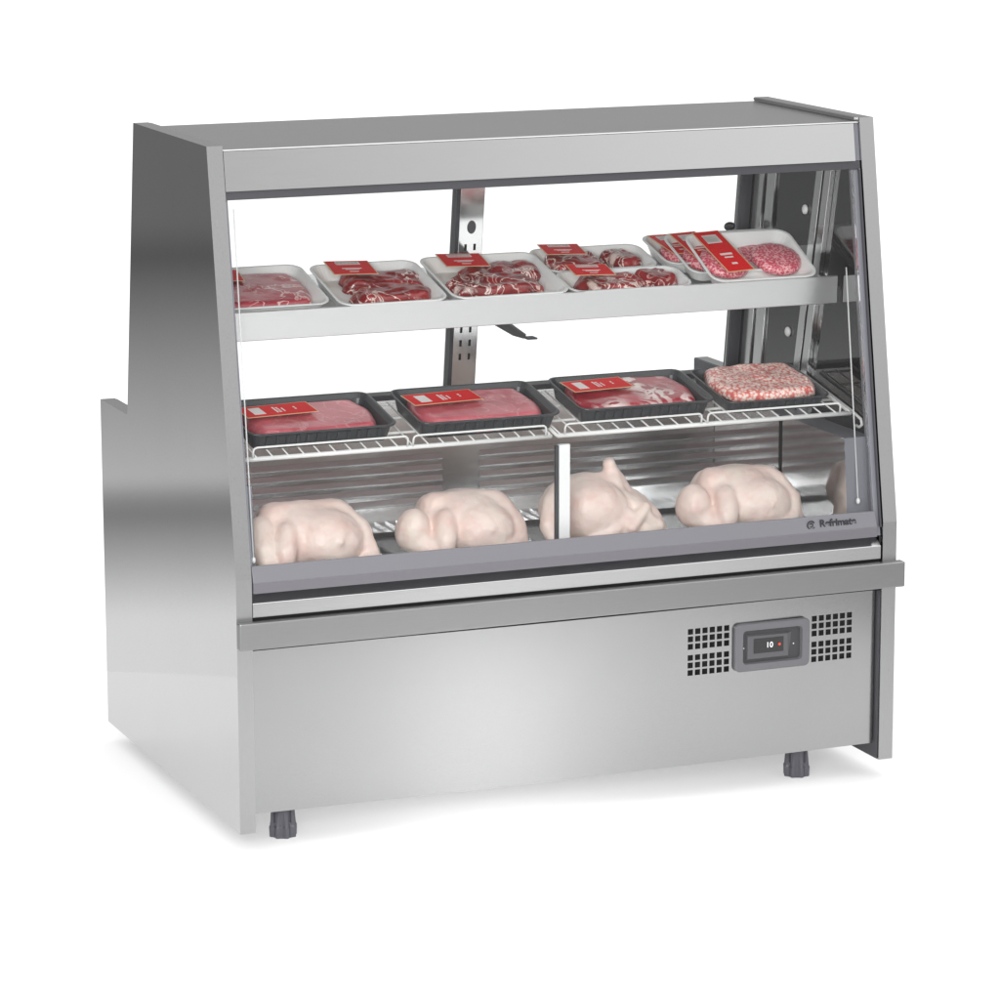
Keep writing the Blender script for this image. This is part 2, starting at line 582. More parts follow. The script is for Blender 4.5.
# ledge (sheet metal nose) below the sill
bm = bm_new()
prism(bm, [(.020, .4525), (.0005, .4355), (.0005, .4115), (.022, .4115), (.034, .4525)], T + .001, Wd - T - .003)
obj('nose_ledge', bm, 'steel_ledge', case, bevel=.001)
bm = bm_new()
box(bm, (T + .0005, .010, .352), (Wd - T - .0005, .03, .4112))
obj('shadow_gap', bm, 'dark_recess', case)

# bumper beam
bm = bm_new()
box(bm, (-.001, -.0195, .3607), (Wd + .0085, -.0005, .4073))
obj('bumper_rail', bm, 'steel_beam', case, bevel=.0022)

# front panel with punched vent holes, gently bowed sheet
xs = [T + .0008, Wd - T - .0045]
X0, X1 = xs
Z0, Z1 = .064, .3512
cols, rows = [], []
hole = .0103
vx = [(.8414 + i * .0143, .8414 + i * .0143 + hole) for i in range(6)] + [(1.0892 + i * .0143, 1.0892 + i * .0143 + hole) for i in range(6)]
vz, ztop = [], .3140
for i in range(6):
    vz.append((ztop - hole, ztop)); ztop -= .0137 if i != 2 else .0203
xl = sorted(set([X0, X1] + [round(v, 6) for a in vx for v in a] + [X0 + (X1 - X0) * k / 24 for k in range(1, 24)]))
zl = sorted(set([Z0, Z1] + [round(v, 6) for a in vz for v in a] + [.10, .14, .18, .33]))


def inhole(x, z):
    return any(a < x < b for a, b in vx) and any(a < z < b for a, b in vz)


def bow(x, z):
    u = (x - X0) / (X1 - X0)
    return .018 - .009 * math.sin(PI * u) ** 1.0


bm = bm_new()
grid = {(i, j): bm.verts.new((x, bow(x, z), z)) for i, x in enumerate(xl) for j, z in enumerate(zl)}
for i in range(len(xl) - 1):
    for j in range(len(zl) - 1):
        if not inhole((xl[i] + xl[i + 1]) / 2, (zl[j] + zl[j + 1]) / 2):
            bm.faces.new((grid[i, j], grid[i + 1, j], grid[i + 1, j + 1], grid[i, j + 1]))
for q in [q for q in bm.verts if not q.link_faces]:
    bm.verts.remove(q)
fp = obj('front_panel', bm, 'steel_front', case, smooth=True)
# normals should face the viewer (-y)
fp.data.update()
if fp.data.polygons[0].normal.y > 0:
    fp.data.flip_normals()
so = fp.modifiers.new('thickness', 'SOLIDIFY'); so.thickness = .0012; so.offset = -1
es = fp.modifiers.new('edges', 'EDGE_SPLIT'); es.split_angle = R(30)
bm = bm_new()
box(bm, (.82, .022, .20), (1.19, .06, .335))
obj('vent_backing', bm, 'dark_recess', fp)

# control panel
CX0, CX1, CZ0, CZ1 = .932, 1.080, .2268, .3146
ccx, ccz = (CX0 + CX1) / 2, (CZ0 + CZ1) / 2
cw, chh = CX1 - CX0, CZ1 - CZ0


def vface(pts, y):
    return [(ccx + p[0], y + p[2], ccz + p[1]) for p in pts]


bm = bm_new()
yb = .0085
rs = [ring(bm, vface(rrect(cw, chh, .010, 0), yb + .003)), ring(bm, vface(rrect(cw, chh, .010, 0), yb - .0035)), ring(bm, vface(rrect(cw - .003, chh - .003, .009, 0), yb - .005)),
      ring(bm, vface(rrect(cw - .030, chh - .026, .007, 0), yb - .005)), ring(bm, vface(rrect(cw - .034, chh - .030, .006, 0), yb + .002))]
loft(bm, rs, cap0=False, cap1=False)
cp = obj('control_panel', bm, 'bezel_plastic', case)
bm = bm_new()
loft(bm, [ring(bm, vface(rrect(cw - .0335, chh - .0295, .006, 0), yb + .0018)), ring(bm, vface(rrect(cw - .0335, chh - .0295, .006, 0), yb + .004))])
rec = obj('recess', bm, 'bezel_inner', cp)
bm = bm_new()   # inner controller body, leaving a dark wedge at the right
v_ = [bm.verts.new(p) for p in ((ccx - .051, yb + .0016, ccz - .024), (ccx + .034, yb + .0016, ccz - .024), (ccx + .040, yb + .0016, ccz + .021), (ccx - .051, yb + .0016, ccz + .023),
                                (ccx - .049, yb - .003, ccz - .022), (ccx + .032, yb - .003, ccz - .022), (ccx + .030, yb - .003, ccz + .019), (ccx - .049, yb - .003, ccz + .020))]
for f in ((0, 1, 5, 4), (1, 2, 6, 5), (2, 3, 7, 6), (3, 0, 4, 7), (4, 5, 6, 7)):
    bm.faces.new([v_[i] for i in f])
ctr = obj('controller', bm, 'bezel_mid', cp)
bm = bm_new()
box(bm, (ccx - .037, yb - .0036, ccz - .0125), (ccx + .022, yb - .0031, ccz + .0145))
dsp = obj('display', bm, 'display_glass', ctr)
TM = Matrix.Translation((ccx - .006, yb - .0040, ccz + .001)) @ Matrix.Rotation(R(90), 4, 'X')
text('digits', '10', .0145, TM, 'digit_lit', dsp, ext=.0001)
bm = bm_new()
bmesh.ops.create_uvsphere(bm, u_segments=12, v_segments=8, radius=.0026)
for q in bm.verts:
    q.co += Vector((ccx + .0135, yb - .0042, ccz + .001))
obj('indicator_lamp', bm, 'red_lamp', dsp, smooth=True)
for dx in (-.055, .044):
    bm = bm_new()
    bmesh.ops.create_uvsphere(bm, u_segments=10, v_segments=6, radius=.0013, matrix=Matrix.Translation((ccx + dx, yb + .001, ccz - .002)))
    obj('screw', bm, 'label_white', cp, smooth=True)

# emblem and lettering on the sill
a = math.atan(SL)
LM = Matrix.Translation((1.1315, gy(.4845, .0008), .4855)) @ Matrix.Rotation(R(90) - a, 4, 'X') @ Matrix.Rotation(R(0), 4, 'Z')
text('brand_lettering', 'Refrimate', .0185, LM, 'ink_dark', sill, ext=.0004, off=.0006)
bm = bm_new()
LE = Matrix.Translation((1.078, gy(.4845, .0006), .4845)) @ Matrix.Rotation(R(90) - a, 4, 'X')
for r_, w_, a0, a1 in ((.0085, .0026, 30, 330), (.0042, .0020, -140, 150)):
    n_ = 26
    pr = None
    for k in range(n_ + 1):
        t_ = R(a0 + (a1 - a0) * k / n_)
        q1 = bm.verts.new(LM.to_3x3() @ Vector((0, 0, 0)) + (LE @ Vector((r_ * math.cos(t_), r_ * math.sin(t_), .0006))))
        q2 = bm.verts.new(LE @ Vector(((r_ - w_) * math.cos(t_), (r_ - w_) * math.sin(t_), .0006)))
        if pr:
            bm.faces.new((pr[0], q1, q2, pr[1]))
        pr = (q1, q2)
em = obj('brand_emblem', bm, 'ink_dark', sill)
so = em.modifiers.new('thickness', 'SOLIDIFY'); so.thickness = .0005

# feet
for fx, fy in ((.1037, .08), (1.0955, .08), (.1037, .70), (1.0955, .70)):
    bm = bm_new()
    def frr(r, j, k, seg):
        return r * (1 + (.13 * math.cos(8 * k * 2 * PI / seg) if j in (3, 4, 5) else 0))
    lathe(bm, [(.0265, .0655), (.0265, .058), (.0205, .052), (.0210, .022), (.0225, .019), (.0220, .001), (.019, 0)], (fx, fy, 0), 48, fr=frr)
    for k in range(4):
        a_ = k * PI / 2 + .4
        box(bm, (-.0016, .0, .028), (.0016, .0245, .055), M=Matrix.Translation((fx, fy, 0)) @ Matrix.Rotation(a_, 4, 'Z'))
    obj('foot', bm, 'foot_plastic', case, smooth=False, bevel=.0006, seg=1)

# lower carcass: bottom, back
bm = bm_new()
box(bm, (T + .001, .024, .0655), (Wd - T - .001, D - .004, .070))
obj('bottom_plate', bm, 'steel_strip', case)
bm = bm_new()
box(bm, (T + .001, D - .0035, .0655), (Wd - T - .001, D - .001, .575))
obj('back_panel', bm, 'steel_front', case)

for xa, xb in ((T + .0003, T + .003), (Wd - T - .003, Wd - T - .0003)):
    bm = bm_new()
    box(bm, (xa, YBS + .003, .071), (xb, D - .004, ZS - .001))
    obj('bay_dark_cover', bm, 'dark_gasket', case)  # dark sheet added to cover the panel's lit inner face
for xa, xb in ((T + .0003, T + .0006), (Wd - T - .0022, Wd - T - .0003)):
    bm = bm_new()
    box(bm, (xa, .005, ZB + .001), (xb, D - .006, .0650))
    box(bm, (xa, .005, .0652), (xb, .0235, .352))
    obj('lower_dark_cover', bm, 'dark_gasket', case)  # dark sheet added as shade on the side panel's lower inner face
# well floor and rear inner wall with louvres
bm = bm_new()
box(bm, (T + .003, .032, .430), (Wd - T - .003, YBS - .02, .436))
for k in range(58):     # grille of the well floor
    x = T + .02 + k * .0208
    box(bm, (x, .06, .4362), (x + .0035, .53, .4395))
obj('well_floor', bm, 'steel_back', case)
bm = bm_new()
box(bm, (T + .003, .590, .436), (Wd - T - .003, .598, .6575))
bw = obj('rear_inner_wall', bm, 'steel_back', case)
bm = bm_new()
for k in range(5):
    z = .452 + k * .0205
    for xa, xb in ((.06, .60), (.675, 1.19)):
        prism(bm, [(.5895, z), (.5845, z + .0025), (.5840, z + .005), (.5895, z + .014)], xa, xb)
obj('louvres', bm, 'steel_back', bw)

for xa, xb, xs_ in ((T + .003, .046, .0465), (1.166, Wd - T - .002, 1.1655)):
    bm = bm_new()
    prism(bm, [(gy(.47, .028), .4365), (gy(.60, .028), .628), (.588, .628), (.588, .4365)], xa, xb)
    for f in bm.faces:
        f.normal_update()
        if abs(f.normal.x) < .5:
            f.material_index = 1
    ws_ = obj('well_side_wall', bm, ['steel_well', 'gray_gasket'], case)
    bm = bm_new()
    box(bm, (min(xs_, xs_ - .0015 if xa > .5 else xs_ + .0015), .300, .450), (max(xs_, xs_ - .0015 if xa > .5 else xs_ + .0015), .307, .627))
    obj('wall_seam', bm, 'dark_recess', ws_)

# rear opening frame
bm = bm_new()
box(bm, (T + .003, .572, .6577), (Wd - T - .003, .612, .668))
obj('rear_sill_rail', bm, 'dark_gasket', case, bevel=.001)


def lean_box(bm, x0, x1, y0, y1, z0, z1, lean=.0794 / .5386, mi=0):
    """box leaning with the rear edge: y grows as z falls from H"""
    f = lambda z: (H - z) * lean
    prism(bm, [(y0 + f(z0), z0), (y0 + f(z1), z1), (y1 + f(z1), z1), (y1 + f(z0), z0)], x0, x1, mi)


bm = bm_new(); lean_box(bm, Wd - T - .026, Wd - T - .002, .522, .540, .668, 1.149)
obj('rear_post', bm, 'dark_gasket', case, bevel=.001)
bm = bm_new(); lean_box(bm, T + .002, T + .026, .522, .540, .668, 1.149)
obj('rear_post', bm, 'dark_gasket', case, bevel=.001)
# mullion with slots and hole
bm = bm_new(); lean_box(bm, .6165, .6645, .505, .525, .668, 1.149)
mu = obj('mullion', bm, 'steel_rail', case, bevel=.001)
bm = bm_new(); lean_box(bm, .610, .6163, .507, .529, .668, 1.149)
obj('mullion_edge', bm, 'dark_gasket', mu)
bm = bm_new()
lf = lambda z: .505 + (H - z) * (.0794 / .5386)
for z in [.934 - k * .0262 for k in range(9)]:
    for x in (.631, .649):
        prism(bm, [(lf(z) - .0008, z), (lf(z + .012) - .0008, z + .012), (lf(z + .012) + .002, z + .012), (lf(z) + .002, z)], x - .0022, x + .0022)
obj('slots', bm, 'dark_recess', mu)
bm = bm_new()
loft(bm, [ring(bm, [(.641 + .0085 * math.cos(k * PI / 10), lf(.978 + .0125 * math.sin(k * PI / 10)) + dy, .978 + .0125 * math.sin(k * PI / 10)) for k in range(20)]) for dy in (-.0010, .002)])
obj('hole', bm, 'bezel_mid', mu)
# clear rear sliding panes
for xa, xb, yo in ((T + .028, .6095, .527), (.665, Wd - T - .0275, .527)):
    bm = bm_new(); lean_box(bm, xa, xb, yo, yo + .003, .6685, 1.149)
    pn = obj('rear_glass', bm, 'clear_glass', case)
bm = bm_new()
bmesh.ops.create_uvsphere(bm, u_segments=16, v_segments=10, radius=.011)
for q in bm.verts:
    q.co = Vector((q.co.x * 1.1, q.co.y * .4, q.co.z * .8)) + Vector((1.178, .5195 + (H - .950) * .1474, .9500))
obj('pull_knob', bm, 'black_plastic', pn, smooth=True)

# wall rails on the right and left liner
for side in (0, 1):
    def X(d0, d1):
        a_, b_ = (Wd - T - .0018 - d1, Wd - T - .0018 - d0) if side else (T + .0018 + d0, T + .0018 + d1)
        return a_, b_
    xa, xb = X(0.0002, .005)
    bm = bm_new()
    lean_box(bm, xa, xb, .466, .504, .668, 1.149)
    lean_box(bm, xa, xb, .418, .452, .668, 1.149)
    obj('rear_channel', bm, 'steel_rail', case, bevel=.0008)
    # slanted shelf standard: follows the slope of the glass
    bm = bm_new()
    xa, xb = X(0.0002, .010)
    fy_ = lambda z, o: .232 + o + (1.10 - z) * .222 if z > .64 else .232 + o + (1.10 - .64) * .222
    for o0, o1 in ((-.030, -.006), (.002, .026)):
        prism(bm, [(fy_(.64, o0), .455), (fy_(.64, o0), .64), (fy_(1.149, o0), 1.149), (fy_(1.149, o1), 1.149), (fy_(.64, o1), .64), (fy_(.64, o1), .455)], xa, xb)
    st = obj('shelf_standard', bm, 'steel_rail', case, bevel=.0006)
    bm = bm_new()
    xa, xb = X(0.0002, .004)
    prism(bm, [(fy_(.64, -.006) + .0004, .455), (fy_(.64, -.006) + .0004, .64), (fy_(1.149, -.006) + .0004, 1.149), (fy_(1.149, .002) - .0004, 1.149), (fy_(.64, .002) - .0004, .64), (fy_(.64, .002) - .0004, .455)], xa, xb)
    obj('standard_slot', bm, 'dark_recess', st)
    for (ky, kz) in ((.318, 1.008), (.382, .770), (.405, .4955)):
        bm = bm_new()
        xa, xb = X(0.0002, .006)
        bmesh.ops.create_uvsphere(bm, u_segments=14, v_segments=10, radius=.0085)
        for q in bm.verts:
            q.co = Vector((q.co.x * .6, q.co.y, q.co.z * 1.1)) + Vector(((xa + xb) / 2, ky, kz))
        obj('white_plug', bm, 'white_post', st, smooth=True)

# ---- upper shelf
UT, UY, UZ = R(14), .185, .878


def upt(x, v, h=0):
    return Vector((x, UY + v * math.cos(UT) - h * math.sin(UT), UZ + v * math.sin(UT) + h * math.cos(UT)))


bm = bm_new()
pr_ = []
a0 = upt(0, 0); a1 = upt(0, .215); b0 = upt(0, 0, -.0015); b1 = upt(0, .215, -.0015)
prism(bm, [(a0.y, a0.z), (a1.y, a1.z), (b1.y, b1.z), (b0.y, b0.z)], T + .006, Wd - T - .008)
us = obj('upper_shelf', bm, 'steel_shelf', case)
bm = bm_new()
prism(bm, [(.1815, .8525), (.1800, .8535), (.1770, .9020), (.1785, .9035), (.1840, .9030), (.1846, .878), (.1846, .8765), (.1835, .8525)], T + .006, Wd - T - .008)
obj('shelf_lip', bm, 'steel_shelf', us)
bm = bm_new()
prism(bm, [(.1850, .8545), (.1850, .866), (.215, .866), (.215, .8545)], T + .03, Wd - T - .03)
obj('shelf_stiffener', bm, 'dark_gasket', us)
bm = bm_new()
p = [(.548, .925), (.548, .822), (.52, .820), (.33, .806), (.28, .808), (.28, .816), (.40, .832), (.47, .925)]
prism(bm, p, .638, .643)
box(bm, (.6435, .272, .8065), (.662, .296, .8095))
obj('shelf_bracket', bm, 'dark_gasket', us)

# ---- lower wire shelves (two halves)
LT, LY, LZ = R(11), .09, .668


def lpt(x, v, h=0):
    return Vector((x, LY + v * math.cos(LT) - h * math.sin(LT), LZ + v * math.sin(LT) + h * math.cos(LT)))


for xa, xb, loops in ((.036, .6115, ((.062, .342), (.352, .600))), (.6235, 1.2, ((.636, .900), (.912, 1.176)))):
    bm = bm_new()
    tube(bm, [lpt(xa, 0, -.003), lpt(xb, 0, -.003)], .0042, 10)
    for v in (.07, .14, .205):
        tube(bm, [lpt(xa, v, -.003), lpt(xb, v, -.003)], .0025, 8)
    n = 20
    for k in range(n + 1):
        x = xa + .004 + (xb - xa - .008) * k / n
        tube(bm, [lpt(x, -.002, .0012), lpt(x, .205, .0012)], .0014, 6)
    tube(bm, [lpt(xa, 0, -.003), lpt(xa, .205, -.003)], .003, 8)
    tube(bm, [lpt(xb, 0, -.003), lpt(xb, .205, -.003)], .003, 8)
    ws = obj('wire_shelf', bm, 'white_wire', case, smooth=True)
    for la, lb in loops:
        bm = bm_new()
        pts = [lpt(la, -.003, .0)]
        for k in range(5):
            t_ = R(180 - 22.5 * k)
            pts.append(lpt(la + .007 + .007 * math.cos(t_), -.003, .012 + .007 * math.sin(t_)))
        for k in range(5):
            t_ = R(90 - 22.5 * k)
            pts.append(lpt(lb - .007 + .007 * math.cos(t_), -.003, .012 + .007 * math.sin(t_)))
        pts.append(lpt(lb, -.003, .0))
        tube(bm, pts, .0019, 8)
        obj('stop_wire', bm, 'white_wire', ws, smooth=True)
# hooked brackets carrying the wire shelf
for s, x in ((1, Wd - T - .006), (-1, T + .006)):
    bm = bm_new()
    tube(bm, [lpt(x, .22, -.010), lpt(x, .02, -.010), lpt(x, -.012, -.012), lpt(x, -.018, -.020), lpt(x, -.010, -.028), lpt(x - s * .002, .0, -.028)], .0028, 8)
    obj('shelf_hook', bm, 'white_wire', case, smooth=True)
# centre post between the two wire shelves
bm = bm_new()
box(bm, (.6085, .046, .437), (.6290, .056, .6575))
po = obj('centre_post', bm, 'white_post', case, bevel=.001)
bm = bm_new()
box(bm, (.6030, .048, .437), (.6082, .056, .6560))
obj('post_gasket', bm, 'dark_gasket', po)

# ---------------------------------------------------------------- food trays


def tray_mesh(w, d, h, kind):
    """foam tray, origin at the centre of its base"""
    bm = bm_new()
    if kind == 'white':
        fl_, rr = .016, .026
        rs = [rrect(w - 2 * fl_, d - 2 * fl_, rr * .7, 0), rrect(w - .012, d - .012, rr, h * .80), rrect(w, d, rr, h * .93), rrect(w, d, rr, h), rrect(w - .010, d - .010, rr * .9, h),
              rrect(w - .022, d - .022, rr * .8, h * .72), rrect(w - 2 * fl_ - .012, d - 2 * fl_ - .012, rr * .6, .004)]
    else:
        fl_, rr = .013, .020
        rs = [rrect(w - 2 * fl_, d - 2 * fl_, rr * .7, 0), rrect(w - .012, d - .012, rr, h * .82), rrect(w, d, rr, h * .90), rrect(w, d, rr, h), rrect(w - .008, d - .008, rr * .9, h),
              rrect(w - .020, d - .020, rr * .8, h * .75), rrect(w - 2 * fl_ - .010, d - 2 * fl_ - .010, rr * .6, .004)]
    loft(bm, [ring(bm, r_) for r_ in rs])
    if kind == 'black':     # ribbed wall
        n = max(6, int(w / .022))
        for s in (-1, 1):
            for k in range(n):
                x = (-.5 + (k + .5) / n) * (w - .05)
                y0, y1 = s * (d / 2 - fl_), s * (d / 2 - .0065)
                q = [bm.verts.new(p_) for p_ in ((x - .0028, y0 * .985, .003), (x + .0028, y0 * .985, .003), (x + .0028, y1, h * .78), (x - .0028, y1, h * .78),
                                                (x - .0028, y0 + s * .0045, .003), (x + .0028, y0 + s * .0045, .003), (x + .0028, y1 + s * .0030, h * .78), (x - .0028, y1 + s * .0030, h * .78))]
                for f in ((4, 5, 6, 7), (0, 4, 7, 3), (1, 2, 6, 5), (0, 1, 5, 4), (3, 7, 6, 2)):
                    bm.faces.new([q[i] for i in f])
    return bm


def slab(w, d, h0, h1, r, seed, amp, nx=46, ny=34, edge=.35, freq=22):
    """a cut of meat: rounded-rectangle mound with a lumpy top, resting at z = h0"""
    bm = bm_new()
    top = {}
    for i in range(nx + 1):
        for j in range(ny + 1):
            u, v = 2 * i / nx - 1, 2 * j / ny - 1
            # squircle mapping
            x = u * math.sqrt(max(0, 1 - .28 * v * v)); y = v * math.sqrt(max(0, 1 - .28 * u * u))
            rad = max(abs(u), abs(v))
            fall = (1 - max(0, (rad - (1 - edge)) / edge) ** 2.4)
            wob = 1 + (.04 if w > .18 else .16) * noise.noise(Vector((u * 1.7, v * 1.7, seed)))
            X_, Y_ = x * w / 2 * wob, y * d / 2 * wob
            n_ = max(-1, min(1, noise.fractal(Vector((X_ * freq, Y_ * freq, seed * 3.1)), 1.0, 2.0, 3)))
            z = h0 + (h1 - h0) * max(0, fall) ** .6 + amp * n_ * min(1, fall * 2)
            top[i, j] = bm.verts.new((X_, Y_, max(z, h0)))
    for i in range(nx):
        for j in range(ny):
            bm.faces.new((top[i, j], top[i + 1, j], top[i + 1, j + 1], top[i, j + 1]))
    bot = [top[i, 0] for i in range(nx + 1)] + [top[nx, j] for j in range(1, ny + 1)] + [top[i, ny] for i in range(nx - 1, -1, -1)] + [top[0, j] for j in range(ny - 1, 0, -1)]
    cvt = bm.verts.new((0, 0, h0))
    for k in range(len(bot)):
        bm.faces.new((bot[k], cvt, bot[(k + 1) % len(bot)]))
    return bm


def label_mesh(w, d, horiz=True):
    """printed sticker: gold rim, red field, white block and small script lines"""
    bm = bm_new()
    box(bm, (-w / 2, -d / 2, 0), (w / 2, d / 2, .0006), 0)
    e = .0022
    box(bm, (-w / 2 + e, -d / 2 + e, .0007), (w / 2 - e, d / 2 - e, .0010), 1)
    def wl(x0, x1, y0, y1):
        box(bm, (x0 * w, y0 * d, .0011), (x1 * w, y1 * d, .0013), 2)
    if horiz:
        wl(-.28, .26, .20, .40)
        for k in range(6):
            wl(-.26 + k * .085, -.205 + k * .085, .225, .375)
        wl(-.22, .22, -.10, -.055); wl(-.16, .16, -.17, -.14); wl(-.10, .10, -.33, -.29)
    else:
        wl(-.36, -.20, -.30, .30)
        for k, y in enumerate((-.24, -.12, 0, .12)):
            wl(.0, .035, y, y + .07)
        wl(-.04, -.015, -.26, .24); wl(.07, .09, -.20, .10)
        for y in (-.10, .04):
            wl(.24, .265, y, y + .09)
    return bm


def pack(kind, tname, label, x0, x1, v0, v1, h, plane, meats, lab=None, group=None, extra_tilt=0, lift=0, yaw=0, cat='meat tray'):
    """tray whose rim spans x0..x1, v0..v1 on the shelf plane"""
    fn, tl = (upt, UT) if plane == 'U' else (lpt, LT)
    w, d = x1 - x0, v1 - v0
    base = fn((x0 + x1) / 2, (v0 + v1) / 2, lift)
    t_ = thing(tname, label, cat, base, (tl + extra_tilt, 0, yaw), group)
    obj('tray', tray_mesh(w, d, h, kind), 'foam_white' if kind == 'white' else 'tray_black', t_, smooth=False, bevel=.0012)
    for mm in meats:
        nm, material, cx_, cy_, mw, md, mh, amp, rot = mm[:9]
        fq = mm[9] if len(mm) > 9 else 22
        b = slab(mw, md, .019 if material == 'sausage_meat' else .0045, mh, .3, random.uniform(0, 50), amp, freq=fq, edge=.2 if mw > .18 else .38)
        M = Matrix.Translation((cx_, cy_, 0)) @ Matrix.Rotation(R(rot), 4, 'Z')
        b.transform(M)
        obj(nm, b, material, t_, smooth=True)
    if lab:
        lx, ly, lw, ld, lrot, lz, horiz = lab
        b = label_mesh(lw, ld, horiz)
        # drape a little: rises towards the middle of the pack
        o = obj('price_label', b, ['label_gold', 'label_red', 'label_white'], t_)
        o.location = (lx, ly, lz)
        o.rotation_euler = (R(-2), R(1), R(lrot))
    return t_


gW = 'white foam meat trays on the upper shelf'
gB = 'black meat trays on the wire shelf'
ST = 'steak'
# upper shelf, left to right
pack('white', 'meat_tray', 'white tray with one flat veined purplish beef cut, upper shelf far left', .030, .246, .012, .200, .028, 'U',
     [(ST, 'beef_pale', .0, .0, .192, .156, .026, .002, 0)], (-.055, .052, .085, .058, -4, .0305, True), gW)
pack('white', 'meat_tray', 'white tray of two long red steaks, second from left on the upper shelf', .256, .459, -.002, .190, .028, 'U',
     [(ST, 'beef_dark', .020, .030, .150, 0.078, 0.028, .004, -8, 26), (ST, 'beef_dark', .014, -.030, .150, 0.074, 0.028, .004, 4, 26)], (-.035, .046, .082, .070, -3, .0385, True), gW)
pack('white', 'meat_tray', 'white tray of dark red steaks directly in front of the slotted mullion', .466, .690, -.002, .196, .028, 'U',
     [(ST, 'beef_dark', .026, .034, .164, 0.074, 0.026, .004, 6, 26), (ST, 'beef_dark', -.004, -.020, .180, 0.074, 0.027, .004, -4, 26)], (-.040, .052, .084, .068, -3, .037, True), gW)
pack('white', 'meat_tray', 'white steak tray lying behind another small steak tray near the shelf centre', .684, .905, .096, .210, .026, 'U',
     [(ST, 'beef_dark', -.038, -.004, .110, 0.078, 0.028, .004, 0, 26), (ST, 'beef_dark', .058, .004, .060, 0.074, 0.030, .004, 20, 26)], (-.058, .012, .078, .056, -3, .040, True), gW)
pack('white', 'meat_tray', 'white steak tray at the shelf front, overlapping the small steak tray behind it', .690, .930, -.002, .098, .026, 'U',
     [(ST, 'beef_dark', -.025, -.004, .130, 0.080, 0.028, .004, 0, 26), (ST, 'beef_dark', .066, .004, .060, 0.074, 0.032, .004, 20, 26)], (-.062, .012, .078, .058, -3, .041, True), gW)
PT = 'patty'


def patties(t_, dx=.052, r=.047, zz=.006):
    for s in (-1, 1):
        bm = bm_new()
        nseg, rings_ = 40, []
        seed = random.uniform(0, 40)
        for (rr, z) in ((.80, 0), (.97, .004), (1.0, .010), (.95, .016), (.80, .0195), (.55, .021), (.28, .0217), (.05, .022)):
            rings_.append(ring(bm, [((rr * r * (1 + .03 * noise.noise(Vector((math.cos(a_ * 2 * PI / nseg) * 2, math.sin(a_ * 2 * PI / nseg) * 2, seed))))) * math.cos(a_ * 2 * PI / nseg) + s * dx,
                                     (rr * r) * math.sin(a_ * 2 * PI / nseg) - .004, zz + z + .0012 * noise.noise(Vector((rr * 5 * math.cos(a_ * 2 * PI / nseg), rr * 5 * math.sin(a_ * 2 * PI / nseg), seed)))) for a_ in range(nseg)]))
        loft(bm, rings_)
        obj(PT, bm, 'minced_pink', t_, smooth=True)


gP = 'white trays of minced patties at the right end'
for (x0, x1, v0, v1, lift, et, lb, ll) in (
        (.918, 1.150, .095, .235, .002, R(1), 'white patty tray at the back of the stack of three', (-.070, .012, .056, .10)),
        (.942, 1.172, .045, .198, .003, R(7), 'white patty tray in the middle of the stack of three', (-.066, .016, .056, .115)),
        (.962, 1.176, -.004, .154, .006, R(12), 'front white tray showing two speckled pink minced patties', (-.052, .010, .056, .140))):
    t_ = pack('white', 'patty_tray', lb, x0, x1, v0, v1, .026, 'U', [], (ll[0], ll[1], ll[2], ll[3], 6, .0300, True), gP, et, lift + (v1 - v0) / 2 * math.sin(et))
    patties(t_)

# wire shelf: black trays
pack('black', 'meat_tray', 'black tray of smooth pink meat with red label, leftmost on wire shelf', .060, .330, .012, .180, .033, 'L',
     [('meat_cut', 'pork_pink', 0, 0, .242, .148, .030, .0015, 0, 12)], (-.055, .012, .135, .056, 6, .0375, False), gB, lift=.003)
pack('black', 'meat_tray', 'black tray of smooth pink meat, label overhanging its left rim, below the mullion', .368, .634, .006, .178, .033, 'L',
     [('meat_cut', 'pork_pink', 0, 0, .242, .150, .030, .0015, 0, 12)], (-.055, .018, .135, .058, 6, .0375, False), gB, lift=.003)
pack('black', 'meat_tray', 'black tray of red beef with thick branching white fat', .672, .936, .014, .182, .033, 'L',
     [('meat_cut', 'beef_marbled', 0, 0, .242, .148, .031, .0020, 0, 16)], (-.058, .020, .122, .058, 6, .0375, False), gB, lift=.003)
pack('black', 'meat_tray', 'black tray heaped with pale speckled sausage meat, rightmost and without label', .956, 1.166, .012, .190, .026, 'L',
     [('minced_meat', 'sausage_meat', 0, 0, .196, .158, .037, .003, 0, 30)], None, gB, lift=.003)

# ---------------------------------------------------------------- chickens
def ell(bm, c, r, rot=(0, 0, 0)):
    M = Matrix.Translation(c) @ (Matrix.Rotation(R(rot[2]), 4, 'Z') @ Matrix.Rotation(R(rot[1]), 4, 'Y') @ Matrix.Rotation(R(rot[0]), 4, 'X')) @ Matrix.Diagonal((*r, 1))
    bmesh.ops.create_icosphere(bm, subdivisions=3, radius=1, matrix=M)


def limb(bm, pts):
    """tapered limb: list of (point, radius)"""
    for (p0, r0), (p1, r1) in zip(pts, pts[1:]):
        p0, p1 = Vector(p0), Vector(p1)
        n = max(2, int((p1 - p0).length / .005))
        for k in range(n + 1):
            t_ = k / n
            bmesh.ops.create_icosphere(bm, subdivisions=2, radius=r0 + (r1 - r0) * t_, matrix=Matrix.Translation(p0.lerp(p1, t_)))


